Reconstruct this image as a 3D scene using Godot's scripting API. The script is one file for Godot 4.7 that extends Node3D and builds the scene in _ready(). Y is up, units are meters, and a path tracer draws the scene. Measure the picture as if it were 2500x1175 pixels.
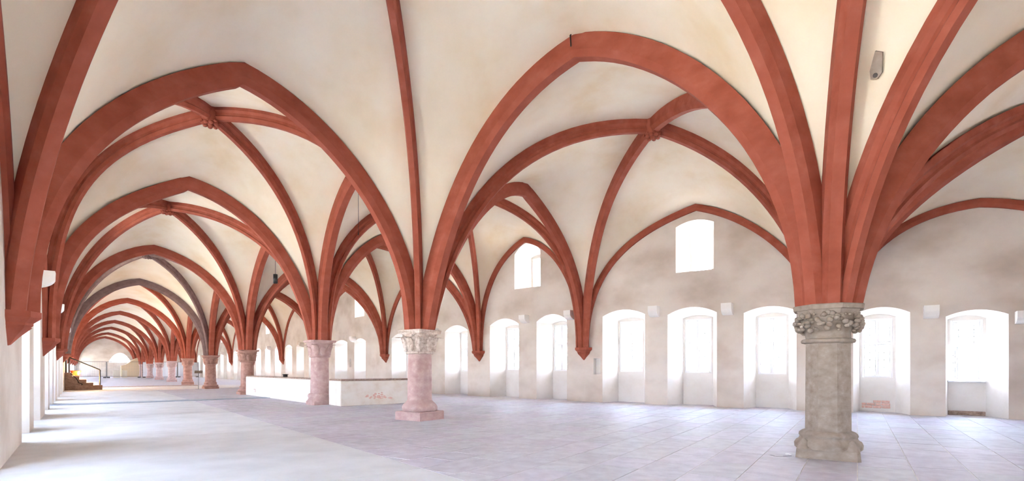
extends Node3D
# A long two-aisled vaulted dormitory. Plan points are [x, distance ahead] in metres, heights are in metres above the floor.

const WALL_L := [[6.50, -8.91], [0.73, -2.00], [-6.62, 6.72], [-11.63, 12.69], [-17.36, 19.51], [-22.95, 26.17], [-29.19, 33.60], [-35.81, 41.49], [-42.56, 49.54], [-50.99, 59.57], [-57.16, 66.93], [-62.95, 73.82]]
const COL := [[11.50, 5.00], [4.32, 7.00], [-2.18, 12.10], [-6.42, 17.10], [-12.30, 23.80], [-17.90, 30.40], [-24.00, 37.90], [-30.50, 45.90], [-37.20, 54.00], [-45.40, 64.20], [-51.68, 71.52], [-57.47, 78.42]]
const WALL_R := [[13.80, 10.65], [8.83, 14.15], [2.60, 18.50], [-1.40, 22.06], [-6.68, 27.17], [-13.04, 34.75], [-18.32, 41.03], [-24.17, 48.00], [-30.08, 55.05], [-36.84, 63.09], [-44.55, 72.29], [-52.91, 82.24]]
const TL := [[9.00, -1.95, 6.60], [2.53, 2.50, 7.00], [-4.75, 8.99, 6.35], [-9.28, 14.68, 6.50], [-15.03, 21.48, 6.19], [-20.54, 28.19, 5.97], [-26.77, 35.61, 5.93], [-33.37, 43.52, 5.95], [-40.10, 51.59, 5.95], [-48.42, 61.70, 6.10], [-54.64, 69.04, 5.95], [-60.43, 75.93, 5.85]]
const TR := [[12.65, 7.83, 5.70], [6.58, 10.57, 6.60], [0.37, 15.52, 6.60], [-3.91, 19.58, 6.33], [-9.49, 25.48, 6.20], [-15.47, 32.58, 6.10], [-21.16, 39.47, 6.00], [-27.33, 46.95, 6.00], [-33.64, 54.53, 6.00], [-41.12, 63.65, 6.00], [-48.12, 71.90, 6.00], [-55.19, 80.33, 5.90]]
const AC := [[7.91, 6.00, 5.70], [1.20, 9.45, 7.10], [-4.30, 14.60, 6.88], [-9.36, 20.45, 6.70], [-15.10, 27.10, 6.50], [-20.95, 34.15, 6.40], [-27.25, 41.90, 6.40], [-33.85, 49.95, 6.40], [-41.30, 59.10, 6.40], [-48.54, 67.86, 6.20], [-54.58, 74.97, 6.20]]
const WR := [[11.32, 12.40, 5.20], [5.84, 16.24, 6.30], [0.52, 20.35, 6.30], [-4.04, 24.61, 6.20], [-9.86, 30.96, 6.10], [-15.68, 37.89, 6.00], [-21.24, 44.52, 6.00], [-27.13, 51.53, 6.00], [-33.46, 59.07, 6.00], [-40.69, 67.69, 6.00], [-48.73, 77.26, 6.00]]
const WL := [[3.61, -5.45, 6.20], [-2.94, 2.36, 6.20], [-9.13, 9.71, 6.20], [-14.50, 16.10, 6.20], [-20.15, 22.84, 6.20], [-26.07, 29.89, 6.20], [-32.50, 37.55, 6.20], [-39.19, 45.52, 6.20], [-46.77, 54.55, 6.20], [-54.07, 63.25, 6.20], [-60.05, 70.37, 6.20]]
const BL := [[5.50, -0.50, 6.90], [-1.63, 4.30, 7.40], [-7.30, 12.40, 7.36], [-12.30, 18.30, 7.00], [-17.80, 25.00, 6.85], [-23.51, 32.02, 6.70], [-29.87, 39.72, 6.70], [-36.52, 47.73, 6.70], [-44.04, 56.83, 6.70], [-51.31, 65.56, 6.70], [-57.31, 72.67, 6.70]]
const BR := [[9.90, 9.20, 5.95], [3.50, 12.75, 7.22], [-1.85, 17.44, 7.30], [-6.70, 22.53, 6.80], [-12.48, 29.03, 6.80], [-18.32, 36.02, 6.80], [-24.25, 43.21, 6.80], [-30.49, 50.74, 6.80], [-37.38, 59.09, 6.80], [-44.62, 67.78, 6.80], [-51.65, 76.12, 6.80]]
const COL_TOP := [2.00, 2.05, 2.10, 2.13, 2.05, 1.97, 1.94, 1.86, 1.82, 1.79, 1.80, 1.80]
const SHAPE := {"L2>TL2": [-0.003, 0.520, 0.506, 0.832], "C2>TL2": [0.022, 0.553, 0.557, 0.966], "L2>BL1": [0.088, 0.467, 0.580, 0.845], "C2>BL1": [0.030, 0.716, 0.316, 1.000], "C1>BL1": [0.047, 0.624, 0.349, 1.000], "C1>TL1": [0.049, 0.594, 0.417, 0.981], "C1>BL0": [0.083, 0.602, 0.361, 0.933], "C1>AC0": [0.080, 0.503, 0.466, 0.961], "C1>BR0": [0.110, 0.448, 0.615, 0.844], "C1>AC1": [0.022, 0.535, 0.564, 0.920], "C2>AC1": [0.135, 0.523, 0.468, 0.928], "C2>BR1": [0.099, 0.584, 0.404, 0.992], "R2>BR1": [0.062, 0.631, 0.378, 0.958], "R1>BR1": [0.110, 0.549, 0.458, 0.926], "C1>BR1": [0.052, 0.597, 0.434, 0.953], "R2>WR1": [-0.000, 0.628, 0.416, 0.888], "R1>WR1": [0.041, 0.511, 0.528, 0.880], "R2>TR2": [-0.000, 0.576, 0.488, 0.849], "C2>TR2": [0.121, 0.445, 0.562, 0.962], "R2>WR2": [0.005, 0.564, 0.474, 0.924], "R3>WR2": [-0.000, 0.616, 0.436, 0.890], "R2>BR2": [-0.000, 0.662, 0.374, 0.942], "R3>BR2": [0.041, 0.561, 0.455, 0.953], "R3>TR3": [0.033, 0.591, 0.439, 0.909], "C3>TR3": [0.038, 0.557, 0.465, 0.932], "C3>BR2": [-0.000, 0.696, 0.347, 0.893], "C3>AC2": [-0.000, 0.588, 0.443, 0.933], "L3>BL2": [-0.002, 0.629, 0.231, 0.894], "C2>BL2": [0.034, 0.643, 0.370, 1.000], "C3>BL2": [-0.001, 0.631, 0.454, 0.940], "L3>TL3": [-0.001, 0.608, 0.452, 0.807], "C3>TL3": [0.115, 0.517, 0.474, 0.929], "R1>WR0": [0.039, 0.610, 0.389, 1.000]}

var M := {}
var used := {}
var wcount := 0

func P(x: float, d: float, h: float) -> Vector3:
	return Vector3(x, h, -d)

func hall(n: float, t: float) -> Vector2:      # n across the hall, t along it
	return Vector2(0.766 * n - 0.643 * t, 0.643 * n + 0.766 * t)

func H(n: float, t: float, h: float) -> Vector3:
	var q := hall(n, t)
	return P(q.x, q.y, h)

# ---------------------------------------------------------------- naming
func numbered(called: String) -> String:
	if not used.has(called):
		used[called] = 0
		return called
	used[called] += 1
	return "%s_%03d" % [called, used[called]]

func thing(called: String, label: String, category: String, at := Vector3.ZERO, turn := 0.0, group := "") -> Node3D:
	var o := Node3D.new()
	o.name = numbered(called)
	add_child(o)
	o.position = at
	o.rotation.y = turn
	o.set_meta("label", label)
	o.set_meta("category", category)
	o.set_meta("kind", "thing")
	if group != "":
		o.set_meta("group", group)
	return o

func struct(called: String, at := Vector3.ZERO) -> Node3D:
	var o := Node3D.new()
	o.name = called
	add_child(o)
	o.position = at
	o.set_meta("kind", "structure")
	return o

func put(called: String, mesh: Mesh, m: Material, parent: Node, at := Vector3.ZERO, turn := 0.0) -> MeshInstance3D:
	var o := MeshInstance3D.new()
	o.name = called
	o.mesh = mesh
	o.material_override = m
	o.cast_shadow = GeometryInstance3D.SHADOW_CASTING_SETTING_ON
	parent.add_child(o, true)
	o.position = at
	o.rotation.y = turn
	return o

# ---------------------------------------------------------------- shapes
func begin() -> SurfaceTool:
	var st := SurfaceTool.new()
	st.begin(Mesh.PRIMITIVE_TRIANGLES)
	return st

func tri(st: SurfaceTool, a: Vector3, b: Vector3, c: Vector3, na: Vector3, nb: Vector3, nc: Vector3) -> void:
	if (c - a).cross(b - a).dot(na + nb + nc) < 0.0:
		var s := b
		b = c
		c = s
		s = nb
		nb = nc
		nc = s
	st.set_normal(na)
	st.add_vertex(a)
	st.set_normal(nb)
	st.add_vertex(b)
	st.set_normal(nc)
	st.add_vertex(c)

func quad(st: SurfaceTool, a: Vector3, b: Vector3, c: Vector3, d: Vector3, n: Vector3) -> void:   # a b c d round the edge
	tri(st, a, b, c, n, n, n)
	tri(st, a, c, d, n, n, n)

func face(st: SurfaceTool, a: Vector3, b: Vector3, c: Vector3, d: Vector3, towards: Vector3) -> void:   # normal from the points, facing "towards"
	var n := (c - a).cross(d - b).normalized()
	if n.dot(towards) < 0.0:
		n = -n
	quad(st, a, b, c, d, n)

func bar(st: SurfaceTool, lo: Vector3, hi: Vector3, b := 0.0) -> void:      # a box with chamfered edges
	var v := []
	var mid := (lo + hi) / 2.0
	for ax in 3:
		var e1 := (ax + 1) % 3
		var e2 := (ax + 2) % 3
		for s in [0, 1]:
			var q := []
			for k in [[0, 0], [1, 0], [1, 1], [0, 1]]:
				var p := Vector3()
				p[ax] = hi[ax] if s == 1 else lo[ax]
				p[e1] = (hi[e1] - b) if k[0] == 1 else (lo[e1] + b)
				p[e2] = (hi[e2] - b) if k[1] == 1 else (lo[e2] + b)
				q.append(p)
			var n := Vector3()
			n[ax] = 1.0 if s == 1 else -1.0
			quad(st, q[0], q[1], q[2], q[3], n)
	if b > 0.0:
		for ax in 3:
			var e1 := (ax + 1) % 3
			var e2 := (ax + 2) % 3
			for s1 in [0, 1]:
				for s2 in [0, 1]:
					var pa := Vector3()
					var pb := Vector3()
					pa[e1] = hi[e1] if s1 == 1 else lo[e1]
					pa[e2] = (hi[e2] - b) if s2 == 1 else (lo[e2] + b)
					pb[e1] = (hi[e1] - b) if s1 == 1 else (lo[e1] + b)
					pb[e2] = hi[e2] if s2 == 1 else lo[e2]
					var pc := pb
					var pd := pa
					pa[ax] = lo[ax] + b
					pb[ax] = lo[ax] + b
					pc[ax] = hi[ax] - b
					pd[ax] = hi[ax] - b
					face(st, pa, pb, pc, pd, (pa + pc) / 2.0 - mid)
		for sx in [-1, 1]:
			for sy in [-1, 1]:
				for sz in [-1, 1]:
					var c := Vector3(hi.x if sx > 0 else lo.x, hi.y if sy > 0 else lo.y, hi.z if sz > 0 else lo.z)
					var n := Vector3(sx, sy, sz).normalized()
					tri(st, c - Vector3(0, sy * b, sz * b), c - Vector3(sx * b, 0, sz * b), c - Vector3(sx * b, sy * b, 0), n, n, n)

func box(lo: Vector3, hi: Vector3, b := 0.0) -> ArrayMesh:
	var st := begin()
	bar(st, lo, hi, b)
	return st.commit()

func tube(st: SurfaceTool, pts: Array, r: float, seg := 8) -> void:
	for i in pts.size() - 1:
		var a: Vector3 = pts[i]
		var b: Vector3 = pts[i + 1]
		var t := (b - a).normalized()
		var s := t.cross(Vector3.UP if absf(t.y) < 0.9 else Vector3.RIGHT).normalized()
		var w := s.cross(t)
		for k in seg:
			var n0 := s * cos(TAU * k / seg) + w * sin(TAU * k / seg)
			var n1 := s * cos(TAU * (k + 1) / seg) + w * sin(TAU * (k + 1) / seg)
			tri(st, a + n0 * r, a + n1 * r, b + n1 * r, n0, n1, n1)
			tri(st, a + n0 * r, b + n1 * r, b + n0 * r, n0, n1, n0)
			tri(st, a, a + n0 * r, a + n1 * r, -t, -t, -t)
			tri(st, b, b + n0 * r, b + n1 * r, t, t, t)

# a profile of [radius, height] turned round the y axis; rough > 0 roughens it like worn stone
func lathe(prof: Array, seg := 40, rough := 0.0, seed_ := 1, facets := false) -> ArrayMesh:
	var st := begin()
	var nz := FastNoiseLite.new()
	nz.seed = seed_
	nz.frequency = 5.0
	st.set_smooth_group(-1 if facets else 0)
	var pt := func(i: int, k: int) -> Vector3:
		var a := TAU * (k % seg) / seg
		var r: float = prof[i][0]
		var v := Vector3(cos(a) * r, prof[i][1], sin(a) * r)
		if rough > 0.0 and r > 0.01:
			v += Vector3(cos(a), 0.3, sin(a)) * nz.get_noise_3dv(v) * rough
		return v
	for i in prof.size() - 1:
		for k in seg:
			var a: Vector3 = pt.call(i, k)
			var b: Vector3 = pt.call(i, k + 1)
			var c: Vector3 = pt.call(i + 1, k + 1)
			var d: Vector3 = pt.call(i + 1, k)
			for q in [[a, b, c], [a, c, d]]:
				if (q[1] - q[0]).cross(q[2] - q[0]).length() > 1e-9:
					st.add_vertex(q[0])
					st.add_vertex(q[1])
					st.add_vertex(q[2])
	st.generate_normals()
	return st.commit()

# prism over a polygon of Vector2(x, z); the top may be scaled
func prism(poly: Array, y0: float, y1: float, grow := 1.0, bevel := 0.0) -> ArrayMesh:
	var st := begin()
	prism_into(st, poly, y0, y1, grow, bevel)
	return st.commit()

func prism_into(st: SurfaceTool, poly: Array, y0: float, y1: float, grow := 1.0, bevel := 0.0, at := Vector3.ZERO) -> void:
	var c := Vector2()
	for p in poly:
		c += p
	c /= poly.size()
	var rings := [[1.0, y0], [grow, y1 - bevel]]
	if bevel > 0.0:
		var r: float = (poly[0] - c).length()
		rings.append([grow - bevel / r, y1])
	var n := poly.size()
	var ct := at + Vector3(c.x, (y0 + y1) / 2, c.y)
	for i in rings.size() - 1:
		for k in n:
			var a: Vector2 = c + (poly[k] - c) * rings[i][0]
			var b: Vector2 = c + (poly[(k + 1) % n] - c) * rings[i][0]
			var e: Vector2 = c + (poly[(k + 1) % n] - c) * rings[i + 1][0]
			var f: Vector2 = c + (poly[k] - c) * rings[i + 1][0]
			var q := [at + Vector3(a.x, rings[i][1], a.y), at + Vector3(b.x, rings[i][1], b.y), at + Vector3(e.x, rings[i + 1][1], e.y), at + Vector3(f.x, rings[i + 1][1], f.y)]
			face(st, q[0], q[1], q[2], q[3], (q[0] + q[2]) / 2 - ct)
	for e in [[rings[0], Vector3.DOWN], [rings[-1], Vector3.UP]]:
		for k in range(1, n - 1):
			var t := []
			for j in [0, k, k + 1]:
				var p: Vector2 = c + (poly[j] - c) * e[0][0]
				t.append(at + Vector3(p.x, e[0][1], p.y))
			tri(st, t[0], t[1], t[2], e[1], e[1], e[1])

func ngon(n: int, r: float, turn := 0.0) -> Array:
	var out := []
	for k in n:
		out.append(Vector2(cos(TAU * k / n + turn), sin(TAU * k / n + turn)) * r)
	return out

# ---------------------------------------------------------------- materials
func noise_tex(seed_: int, freq: float, stops: Array, octaves := 5, normal := false, bump := 2.0, size := 512) -> NoiseTexture2D:
	var f := FastNoiseLite.new()
	f.seed = seed_
	f.noise_type = FastNoiseLite.TYPE_SIMPLEX_SMOOTH
	f.frequency = freq
	f.fractal_octaves = octaves
	f.fractal_gain = 0.55
	var t := NoiseTexture2D.new()
	t.width = size
	t.height = size
	t.seamless = true
	t.noise = f
	if normal:
		t.as_normal_map = true
		t.bump_strength = bump
	else:
		var g := Gradient.new()
		var offs := PackedFloat32Array()
		var cols := PackedColorArray()
		for s in stops:
			offs.append(s[0])
			cols.append(s[1])
		g.offsets = offs
		g.colors = cols
		t.color_ramp = g
	return t

func rgb(r: float, g: float, b: float) -> Color:
	return Color(r / 255.0, g / 255.0, b / 255.0)

func surface(called: String, stops: Array, tile: float, rough: float, seed_: int, freq := 0.008, bump := 0.0, octaves := 5) -> StandardMaterial3D:
	var m := StandardMaterial3D.new()
	m.resource_name = called
	m.albedo_texture = noise_tex(seed_, freq, stops, octaves)
	m.uv1_triplanar = true
	m.uv1_world_triplanar = true
	m.uv1_scale = Vector3.ONE / tile
	m.roughness = rough
	m.metallic_specular = 0.3
	if bump > 0.0:
		m.normal_enabled = true
		m.normal_texture = noise_tex(seed_ + 7, 0.03, [], 5, true, bump)
		m.normal_scale = 0.6
	M[called] = m
	return m

func plain(called: String, c: Color, rough := 0.6, metal := 0.0) -> StandardMaterial3D:
	var m := StandardMaterial3D.new()
	m.resource_name = called
	m.albedo_color = c
	m.roughness = rough
	m.metallic = metal
	M[called] = m
	return m

func make_materials() -> void:
	surface("vault_plaster", [[0.0, rgb(230, 208, 170)], [0.35, rgb(241, 227, 201)], [0.6, rgb(245, 234, 212)], [1.0, rgb(247, 240, 221)]], 7.0, 0.9, 11, 0.007)
	surface("wall_plaster", [[0.0, rgb(190, 176, 161)], [0.35, rgb(211, 198, 185)], [0.6, rgb(224, 214, 203)], [1.0, rgb(231, 223, 213)]], 6.0, 0.9, 23, 0.006)
	surface("reveal_plaster", [[0.0, rgb(218, 210, 201)], [0.5, rgb(230, 225, 219)], [1.0, rgb(236, 232, 228)]], 4.0, 0.9, 29, 0.008)
	surface("rib_paint", [[0.0, rgb(146, 73, 55)], [0.4, rgb(160, 84, 65)], [0.7, rgb(167, 92, 74)], [1.0, rgb(176, 103, 85)]], 2.5, 0.75, 31, 0.012, 1.2)
	surface("rib_stone", [[0.0, rgb(122, 98, 92)], [0.5, rgb(140, 115, 109)], [1.0, rgb(156, 132, 126)]], 2.0, 0.85, 37, 0.012, 2.0)
	surface("pink_stone", [[0.0, rgb(178, 144, 137)], [0.45, rgb(194, 164, 158)], [0.7, rgb(203, 176, 169)], [1.0, rgb(222, 203, 196)]], 1.4, 0.85, 41, 0.012, 2.5)
	surface("brown_stone", [[0.0, rgb(150, 112, 100)], [0.5, rgb(176, 136, 122)], [1.0, rgb(196, 160, 146)]], 1.4, 0.85, 43, 0.012, 2.5)
	surface("grey_stone", [[0.0, rgb(134, 119, 104)], [0.35, rgb(154, 140, 126)], [0.65, rgb(163, 149, 135)], [1.0, rgb(180, 168, 156)]], 0.8, 0.85, 47, 0.012, 2.5)
	surface("limed_stone", [[0.0, rgb(158, 134, 118)], [0.35, rgb(198, 180, 166)], [0.6, rgb(222, 208, 196)], [1.0, rgb(232, 222, 212)]], 0.6, 0.9, 53, 0.014, 3.0)
	surface("concrete", [[0.0, rgb(198, 198, 197)], [0.5, rgb(210, 210, 209)], [1.0, rgb(219, 219, 219)]], 5.0, 0.75, 59, 0.01)
	surface("mortar", [[0.0, rgb(205, 200, 196)], [1.0, rgb(232, 228, 224)]], 3.0, 0.9, 61, 0.02)
	for i in 5:
		var k: float = [0.0, 4.0, -5.0, 2.0, -2.0][i]
		var q: float = [0.0, -2.0, 1.0, 2.0, -3.0][i]
		surface("paver_%d" % i, [[0.0, rgb(186 + k, 181 + k + q, 188 + k)], [0.5, rgb(196 + k, 193 + k + q, 199 + k)], [1.0, rgb(206 + k, 204 + k + q, 209 + k)]], 2.2, 0.62, 67 + i, 0.014)
	surface("steel_plate", [[0.0, rgb(150, 160, 172)], [1.0, rgb(178, 186, 196)]], 2.0, 0.6, 79, 0.02)
	surface("parapet_plaster", [[0.0, rgb(222, 206, 186)], [0.4, rgb(236, 228, 216)], [1.0, rgb(243, 239, 232)]], 2.5, 0.9, 83, 0.012, 1.5)
	surface("old_coping", [[0.0, rgb(120, 100, 88)], [0.5, rgb(168, 146, 130)], [1.0, rgb(200, 182, 166)]], 0.8, 0.9, 89, 0.02, 3.0)
	surface("brick_red", [[0.0, rgb(212, 162, 146)], [0.5, rgb(228, 188, 174)], [1.0, rgb(238, 214, 204)]], 0.5, 0.9, 97, 0.02, 2.0)
	surface("step_stone", [[0.0, rgb(130, 104, 90)], [0.5, rgb(156, 128, 112)], [1.0, rgb(178, 152, 136)]], 1.2, 0.85, 101, 0.015, 2.5)
	plain("window_white", rgb(236, 236, 236), 0.5)
	plain("lead_grey", rgb(120, 122, 126), 0.5)
	plain("black_iron", rgb(42, 38, 36), 0.5, 0.4)
	plain("dark_metal", rgb(70, 72, 76), 0.45, 0.5)
	plain("galvanised", rgb(150, 152, 156), 0.4, 0.7)
	plain("sheet_white", rgb(236, 238, 242), 0.7)
	plain("board_cream", rgb(232, 222, 204), 0.8)
	plain("orange_plastic", rgb(226, 96, 34), 0.5)
	plain("timber", rgb(216, 194, 158), 0.7)
	plain("bracket_white", rgb(244, 241, 236), 0.9)
	plain("shadow_gap", rgb(90, 84, 80), 0.9)
	plain("letter_brown", rgb(176, 132, 116), 0.9)
	plain("lid_black", rgb(36, 34, 34), 0.4)
	plain("plate_brushed", rgb(120, 116, 112), 0.35, 0.6)
	var g := StandardMaterial3D.new()
	g.resource_name = "glass"
	g.albedo_color = Color(0.97, 0.985, 0.98, 0.06)
	g.transparency = BaseMaterial3D.TRANSPARENCY_ALPHA
	g.roughness = 0.02
	M["glass"] = g
	var e := StandardMaterial3D.new()
	e.resource_name = "lamp_glow"
	e.albedo_color = Color(1, 0.93, 0.8)
	e.emission_enabled = true
	e.emission = Color(1.0, 0.86, 0.62)
	e.emission_energy_multiplier = 0.4
	M["lamp_glow"] = e

# ---------------------------------------------------------------- ribs
const PROFILE := {
	"transverse": [[0.125, 0.0], [0.125, 0.24], [0.07, 0.36]],
	"arcade": [[0.155, 0.0], [0.155, 0.28], [0.095, 0.39]],
	"diagonal": [[0.10, 0.0], [0.10, 0.11], [0.055, 0.16], [0.055, 0.215], [0.078, 0.25], [0.05, 0.33]],
	"plain_diagonal": [[0.125, 0.0], [0.125, 0.22], [0.075, 0.33]],
	"wall": [[0.10, 0.0], [0.10, 0.11], [0.055, 0.2]],
}

func site(key: String) -> Array:         # "C2" -> [x, d, height of the springing or of the crown]
	var i := 0
	while not key[i].is_valid_int():
		i += 1
	var k := int(key.substr(i))
	match key.substr(0, i):
		"C": return [COL[k][0], COL[k][1], COL_TOP[k]]
		"L": return [WALL_L[k][0], WALL_L[k][1], 1.95]
		"R": return [WALL_R[k][0], WALL_R[k][1], 1.95]
		"TL": return TL[k]
		"TR": return TR[k]
		"AC": return AC[k]
		"WR": return WR[k]
		"WL": return WL[k]
		"BL": return BL[k]
	return BR[k]

# the middle line of half a rib from its springing to its crown: points, inward normals
func half(from: String, to: String, n: int) -> Dictionary:
	var s := site(from)
	var e := site(to)
	var a := Vector2(s[0], s[1])
	var b := Vector2(e[0], e[1])
	var dir := (b - a).normalized()
	var o := 0.19 if from[0] == "C" else 0.13
	if to[0] == "W":
		o = 0.1
	a += dir * o
	var d := a.distance_to(b)
	var hh: float = e[2] - s[2]
	var q: Array = SHAPE.get(from + ">" + to, [0.04, 0.56, 0.47, 0.92])
	var c := [Vector2(0, s[2]), Vector2(q[0] * d, s[2] + q[1] * hh), Vector2(q[2] * d, s[2] + q[3] * hh), Vector2(d, e[2])]
	var fwd := Vector3(dir.x, 0, -dir.y)
	var pts := []
	var nrm := []
	for i in n + 1:
		var u := float(i) / n
		var p: Vector2 = c[0].bezier_interpolate(c[1], c[2], c[3], u)
		var tg: Vector2 = c[0].bezier_derivative(c[1], c[2], c[3], clampf(u, 0.01, 1.0)).normalized()
		pts.append(P(a.x, a.y, 0) + fwd * p.x + Vector3.UP * p.y)
		nrm.append((fwd * tg.y - Vector3.UP * tg.x).normalized())
	nrm[n] = Vector3.DOWN
	nrm[0] = fwd
	return {"p": pts, "n": nrm, "f": fwd}

func sweep(st: SurfaceTool, h: Dictionary, prof: Array, side_end := Vector3.ZERO) -> void:
	var side: Vector3 = h.f.cross(Vector3.UP)
	var dep: float = prof[-1][1]
	var ring := []
	for q in prof:
		ring.append(Vector2(-q[0], q[1]))
	for i in range(prof.size() - 1, -1, -1):
		ring.append(Vector2(prof[i][0], prof[i][1]))
	var cnt: int = h.p.size()
	for i in cnt - 1:
		for k in ring.size() - 1:
			var r0: Vector2 = ring[k]
			var r1: Vector2 = ring[k + 1]
			var en := Vector2(r1.y - r0.y, -(r1.x - r0.x)).normalized() * -1.0
			var v := []
			var nn := []
			for g in [[i, r0], [i, r1], [i + 1, r1], [i + 1, r0]]:
				var sd := side
				if g[0] == cnt - 1 and side_end != Vector3.ZERO:
					sd = side_end
				v.append(h.p[g[0]] + sd * g[1].x + h.n[g[0]] * (g[1].y - dep / 2))
				nn.append((sd * en.x + h.n[g[0]] * en.y).normalized())
			tri(st, v[0], v[1], v[2], nn[0], nn[1], nn[2])
			tri(st, v[0], v[2], v[3], nn[0], nn[2], nn[3])

func arch(parent: Node3D, called: String, a: String, b: String, crown: String, kind: String, m: Material, n: int, label := "") -> void:
	var ha := half(a, crown, n)
	var hb := half(b, crown, n)
	var s: Vector3 = (ha.f.cross(Vector3.UP) - hb.f.cross(Vector3.UP)).normalized()
	var mitre: bool = not kind.ends_with("diagonal")
	var st := begin()
	sweep(st, ha, PROFILE[kind], s if mitre else Vector3.ZERO)
	sweep(st, hb, PROFILE[kind], -s if mitre else Vector3.ZERO)
	var o := put(called, st.commit(), m, parent)
	if label != "":
		o.set_meta("label", label)

func web_edge(from: String, to: String, n: int) -> Array:
	var dep := 0.33
	match to[0]:
		"T": dep = 0.36
		"A": dep = 0.39
		"W": dep = 0.2
	var h := half(from, to, n)
	var out := []
	for i in n + 1:
		out.append(h.p[i] - h.n[i] * dep * 0.44)
	return out

func web(parent: Node3D, a: String, b: String, crown: String, boss: String, n: int, m: int) -> void:
	var g := []
	for c in [a, b]:
		var ea := web_edge(c, crown, n)
		var ed := web_edge(c, boss, n)
		var rows := []
		for i in n + 1:
			var row := []
			var wide: float = ea[i].distance_to(ed[i])
			for j in m + 1:
				var f := float(j) / m
				row.append(ea[i].lerp(ed[i], f) + Vector3.UP * 0.035 * wide * sin(PI * f) * (float(i) / n))
			rows.append(row)
		if c == b:
			rows.reverse()
			rows.remove_at(0)
		g.append_array(rows)
	for it in 14:                         # plasterers rounded off the ridge
		var w := int(n * 0.34)
		for i in range(n - w, n + w + 1):
			for j in range(1, m):
				var amt := 0.5 * sin(PI * j / m) * (1.0 - absf(i - n) / float(w + 1))
				g[i][j] = g[i][j].lerp((g[i - 1][j] + g[i + 1][j]) / 2.0, amt)
	var st := begin()
	st.set_smooth_group(0)
	for i in 2 * n:
		for j in m:
			for q in [[g[i][j], g[i + 1][j], g[i + 1][j + 1]], [g[i][j], g[i + 1][j + 1], g[i][j + 1]]]:
				if (q[1] - q[0]).cross(q[2] - q[0]).length() < 1e-9:
					continue
				for v in q:
					st.add_vertex(v)
	st.generate_normals()
	put("vault_web", st.commit(), M.vault_plaster, parent)

const ORD := ["nearest", "first", "second", "third", "fourth", "fifth", "sixth", "seventh", "eighth", "ninth", "tenth", "eleventh"]

func build_vaults() -> void:
	var roof := struct("ceiling")
	for k in 11:
		var n := 26 if k < 4 else (16 if k < 6 else 10)
		var m := 7 if k < 4 else 4
		var l := str(k)
		var l1 := str(k + 1)
		web(roof, "L" + l, "L" + l1, "WL" + l, "BL" + l, n, m)
		web(roof, "C" + l, "C" + l1, "AC" + l, "BL" + l, n, m)
		web(roof, "L" + l, "C" + l, "TL" + l, "BL" + l, n, m)
		web(roof, "L" + l1, "C" + l1, "TL" + l1, "BL" + l, n, m)
		web(roof, "R" + l, "R" + l1, "WR" + l, "BR" + l, n, m)
		web(roof, "C" + l, "C" + l1, "AC" + l, "BR" + l, n, m)
		web(roof, "C" + l, "R" + l, "TR" + l, "BR" + l, n, m)
		web(roof, "C" + l1, "R" + l1, "TR" + l1, "BR" + l, n, m)
	# the loft floor over the vaults
	var st := begin()
	var c := [hall(-3.0, -16.0), hall(22.0, -16.0), hall(22.0, 101.0), hall(-3.0, 101.0)]
	for y in [8.6, 8.9]:
		quad(st, P(c[0].x, c[0].y, y), P(c[1].x, c[1].y, y), P(c[2].x, c[2].y, y), P(c[3].x, c[3].y, y), Vector3.DOWN if y < 8.7 else Vector3.UP)
	for i in 4:
		var a: Vector2 = c[i]
		var b: Vector2 = c[(i + 1) % 4]
		face(st, P(a.x, a.y, 8.6), P(b.x, b.y, 8.6), P(b.x, b.y, 8.9), P(a.x, a.y, 8.9), Vector3.UP)
	put("loft_floor", st.commit(), M.timber, roof)
	for k in 12:
		var n := 26 if k < 4 else (16 if k < 6 else 10)
		var l := str(k)
		var l1 := str(k + 1)
		var grey := k == 5
		arch(roof, "transverse_arch", "L" + l, "C" + l, "TL" + l, "transverse", M.rib_stone if grey else M.rib_paint, n, "bare grey stone arch among the red ones" if grey else "")
		arch(roof, "transverse_arch", "R" + l, "C" + l, "TR" + l, "transverse", M.rib_paint, n)
		if k == 11:
			continue
		arch(roof, "arcade_arch", "C" + l, "C" + l1, "AC" + l, "arcade", M.rib_paint, n)
		arch(roof, "wall_rib", "R" + l, "R" + l1, "WR" + l, "wall", M.rib_paint, n)
		arch(roof, "wall_rib", "L" + l, "L" + l1, "WL" + l, "wall", M.rib_paint, n)
		for s in ["L", "R"]:
			var bare: bool = s == "L" and k == 4
			var m: Material = M.rib_stone if bare else M.rib_paint
			var note := "bare grey stone rib in front of the grey arch" if bare else ""
			arch(roof, "diagonal_rib", s + l, "C" + l1, "B" + s + l, "diagonal", m, n, note)
			arch(roof, "diagonal_rib", "C" + l, s + l1, "B" + s + l, "plain_diagonal" if k <= 1 else "diagonal", m, n, note)
			if k > 0:
				boss_stone(roof, s, k)

func boss_stone(roof: Node3D, s: String, k: int) -> void:
	var b := site("B" + s + str(k))
	var m: Material = M.rib_stone if s == "L" and k == 4 else M.rib_paint
	var o := put("vault_boss", lathe([[0.0, -0.21], [0.17, -0.21], [0.19, -0.17], [0.185, -0.03], [0.2, 0.0], [0.2, 0.2], [0.0, 0.2]], 16), m, roof, P(b[0], b[1], b[2]), 0.3 * k)
	if k > 4:
		return
	for i in 8:
		put("petal", petal_mesh, m, o, Vector3(0, -0.2, 0), TAU * i / 8)
	put("rosette_centre", lathe([[0.0, -0.31], [0.045, -0.3], [0.06, -0.26], [0.055, -0.2]], 12), m, o)

var petal_mesh: ArrayMesh

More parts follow.
